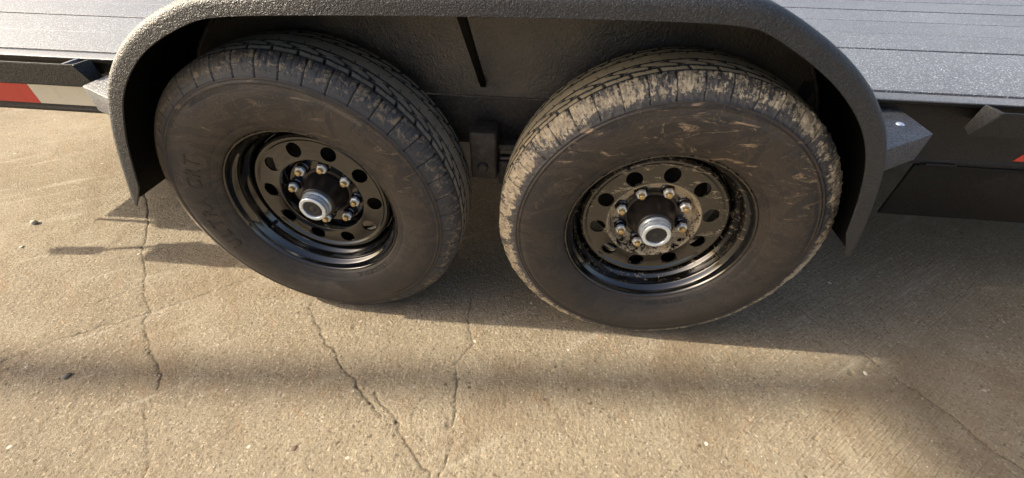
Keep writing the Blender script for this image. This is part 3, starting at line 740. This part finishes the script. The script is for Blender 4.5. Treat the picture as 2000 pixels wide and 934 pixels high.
def letters(text, r_in, h, ang0, step, parent, m, bold=.0006, sx=1.0, ext=.0017, joined=False):
    """raised letters standing with their tops outward, read clockwise from ang0"""
    out = bmesh.new(); a = ang0
    for ch in text:
        if ch != ' ':
            cu = bpy.data.curves.new('l', 'FONT'); cu.body = ch; cu.align_x = 'CENTER'; cu.size = h/.70; cu.offset = bold; cu.extrude = ext; cu.resolution_u = 3
            o = bpy.data.objects.new('l', cu); COL.objects.link(o)
            dg = bpy.context.evaluated_depsgraph_get(); me = bpy.data.meshes.new_from_object(o.evaluated_get(dg)); bpy.data.objects.remove(o)
            b2 = bmesh.new(); b2.from_mesh(me); bpy.data.meshes.remove(me)
            er = Vector((math.cos(a), 0, math.sin(a))); et = Vector((math.sin(a), 0, -math.cos(a)))
            for v in b2.verts:
                lx, ly, lz = v.co.x*sx, v.co.y, v.co.z
                rad = r_in+ly
                v.co = er*rad+et*lx+Vector((0, side_y(rad)-lz, 0))
            if joined: merge(out, b2)
            else: link('raised_letter', fin(b2, 'raised_letter', 0), m, parent)
        a -= step*(0.62 if ch in ' /1I' else 1)
    if joined: link('sidewall_lettering', fin(out, 'sidewall_lettering', 0), m, parent, kind='stuff')
    else: out.free()
def side_y(rad):
    pr = [(.228,.0195),(.233,.0170),(.240,.0130),(.252,.0080),(.262,.0050),(.272,.0026),(.284,.0008),(.296,.0),(.308,.0),(.320,.0012),(.329,.0032)]
    return float(np.interp(rad, [p[0] for p in pr], [p[1] for p in pr]))

def wheel(cx, phase_h, rh, phase_s, valve_ang, mt, mr, seed, mud, lab):
    bm = rim_mesh(); me = fin(bm, 'wheel', 40)
    w = link('wheel', me, mr, T, label=lab); w.location = (cx, 0, ZC)
    link('tyre', tyre_mesh(seed, mud), mt, w)
    link('wheel_disc', disc_mesh(phase_h, rh), mr, w)
    link('hub', hub_me, None, w); link('hub_cap', cap_me, None, w); link('cap_plug', plug_me, None, w)
    link('cap_flutes', flute_me, None if flute_me.materials else M['zinc'], w)
    for k in range(8):
        a = math.radians(phase_s+45*k); x, z = .083*math.cos(a), .083*math.sin(a)
        n = link('lug_nut', nut_me, None, w); n.location = (x, 0, z); n.rotation_euler = (0, 0, 0)
        sl_ = link('nut_sleeve', sleeve_me, None, w); sl_.location = (x, 0, z); sl_.rotation_euler = n.rotation_euler
        s_ = link('wheel_stud', stud_me, None, w); s_.location = (x, 0, z)
    a = math.radians(valve_ang)
    v = link('valve_stem', valve_me, M['rubber'] if not valve_me.materials else None, w); v.location = (.186*math.cos(a), .052, .186*math.sin(a)); v.rotation_euler = (math.sin(a)*.35, 0, -math.cos(a)*.35)
    return w
wl_ = wheel(-SX, 31.5, .1415, 33, -149.5, M['tyreL'], M['rimL'], 3, False, 'left wheel, cleaner, with raised letters on the sidewall')
wr_ = wheel(SX, 12.5, .1375, 30.3, 120.3, M['tyreR'], M['rimR'], 23, True, 'right wheel, with dried tan mud on tyre shoulder and disc')
letters('ULTRA CRT', .263, .034, math.radians(205.5), math.radians(7.2), wl_, M['letter'], .0006, .95, ext=.0013)
for w_, a0 in ((wl_, -45.5), (wr_, -62)):
    letters('ST235/80R16', .228, .0125, math.radians(a0), math.radians(2.75), w_, M['letter'], .0002, .95, .0008, True)

# ================================================================== small loose things on the ground
def pebble(x, y, r_, m, label, name='pebble', flat=.42, cat='stone', seed=0, elong=1.3):
    bm = bmesh.new(); bmesh.ops.create_icosphere(bm, subdivisions=2, radius=1)
    rr_ = random.Random(seed); ph = [rr_.uniform(0, 6) for _ in range(4)]
    for v in bm.verts:
        k = 1+.16*math.sin(v.co.x*2.3+ph[0])+.12*math.sin(v.co.y*3.1+ph[1])+.08*math.sin(v.co.z*4+ph[2])
        v.co = Vector((v.co.x*elong*r_*k, v.co.y*r_*k, v.co.z*r_*flat*k))
    bmesh.ops.rotate(bm, verts=bm.verts, matrix=Matrix.Rotation(ph[3], 3, 'Z'))
    me = fin(bm, name, 40); o = link(name, me, m, None, label=label, category=cat); o.location = (x, y, r_*flat*.8)
    return o
pebble(-1.808, .27, .0095, M['stone'], 'pale round pebble beside the left fender tip shadow', seed=1, flat=.8)
pebble(-1.724, .143, .0055, M['stone'], 'tiny pale pebble lying near the left edge below the larger pebble', seed=2)
pebble(-1.092, -.303, .0075, M['dark_stone'], 'dark angular stone chip in the dim shadow band at left', 'stone_chip', .35, 'stone chip', 3, 1.7)
pebble(-.387, -.413, .0055, M['leaf'], 'small brown leaf scrap near the bottom edge left of centre', 'leaf_scrap', .2, 'leaf', 4, 1.5)
pebble(1.153, .304, .0050, M['stone'], 'pale pebble in shade right of the right fender tip', seed=5)
pebble(1.088, -.047, .0055, M['stone'], 'small tan pebble left of the long crack at right', seed=6)
pebble(-.644, .148, .006, M['dark_stone'], 'dark chip on the concrete close against the left tyre', 'stone_chip', .5, 'stone chip', 7)
# loose grit
bm = bmesh.new()
for k in range(900):
    x = rng.uniform(-1.9, 1.7); y = rng.uniform(-.55, .6); s_ = rng.uniform(.0008, .0022)
    b2 = bmesh.new(); bmesh.ops.create_icosphere(b2, subdivisions=1, radius=s_)
    for v in b2.verts: v.co = Vector((v.co.x*rng.uniform(.8, 1.4)+x, v.co.y*rng.uniform(.8, 1.4)+y, v.co.z*.6+s_*.3))
    for v in b2.verts: pass
    for fc in b2.faces: bm.faces.new([bm.verts.new(v.co) for v in fc.verts])
    b2.free()
link('grit', fin(bm, 'grit', 40), M['stone'], None, kind='stuff', label='fine loose grit scattered over the concrete')

# ================================================================== added leaning post with round board, out of view, shaped to cast ground shade
Z_ = bpy.data.objects.new('shadow_post', None); COL.objects.link(Z_); Z_.location = (-10, -1.12, 0)
Z_['label'] = 'unseen leaning post with a round board, added to cast shade on the ground'; Z_['category'] = 'shadow caster'
bm = bmesh.new(); add_tube(bm, [(0, 0, -.05), (0, .72, 7.3)], .055, 20); link('post', fin(bm, 'post'), M['galv'], Z_)
bm = lathe([(0, -.01), (.45, -.01), (.45, .01), (0, .01)], 64)
for v in bm.verts: v.co = Vector((v.co.y+.06, v.co.x+.63, v.co.z+7.33))
link('shadow_board', fin(bm, 'shadow_board'), M['shadowboard'], Z_)
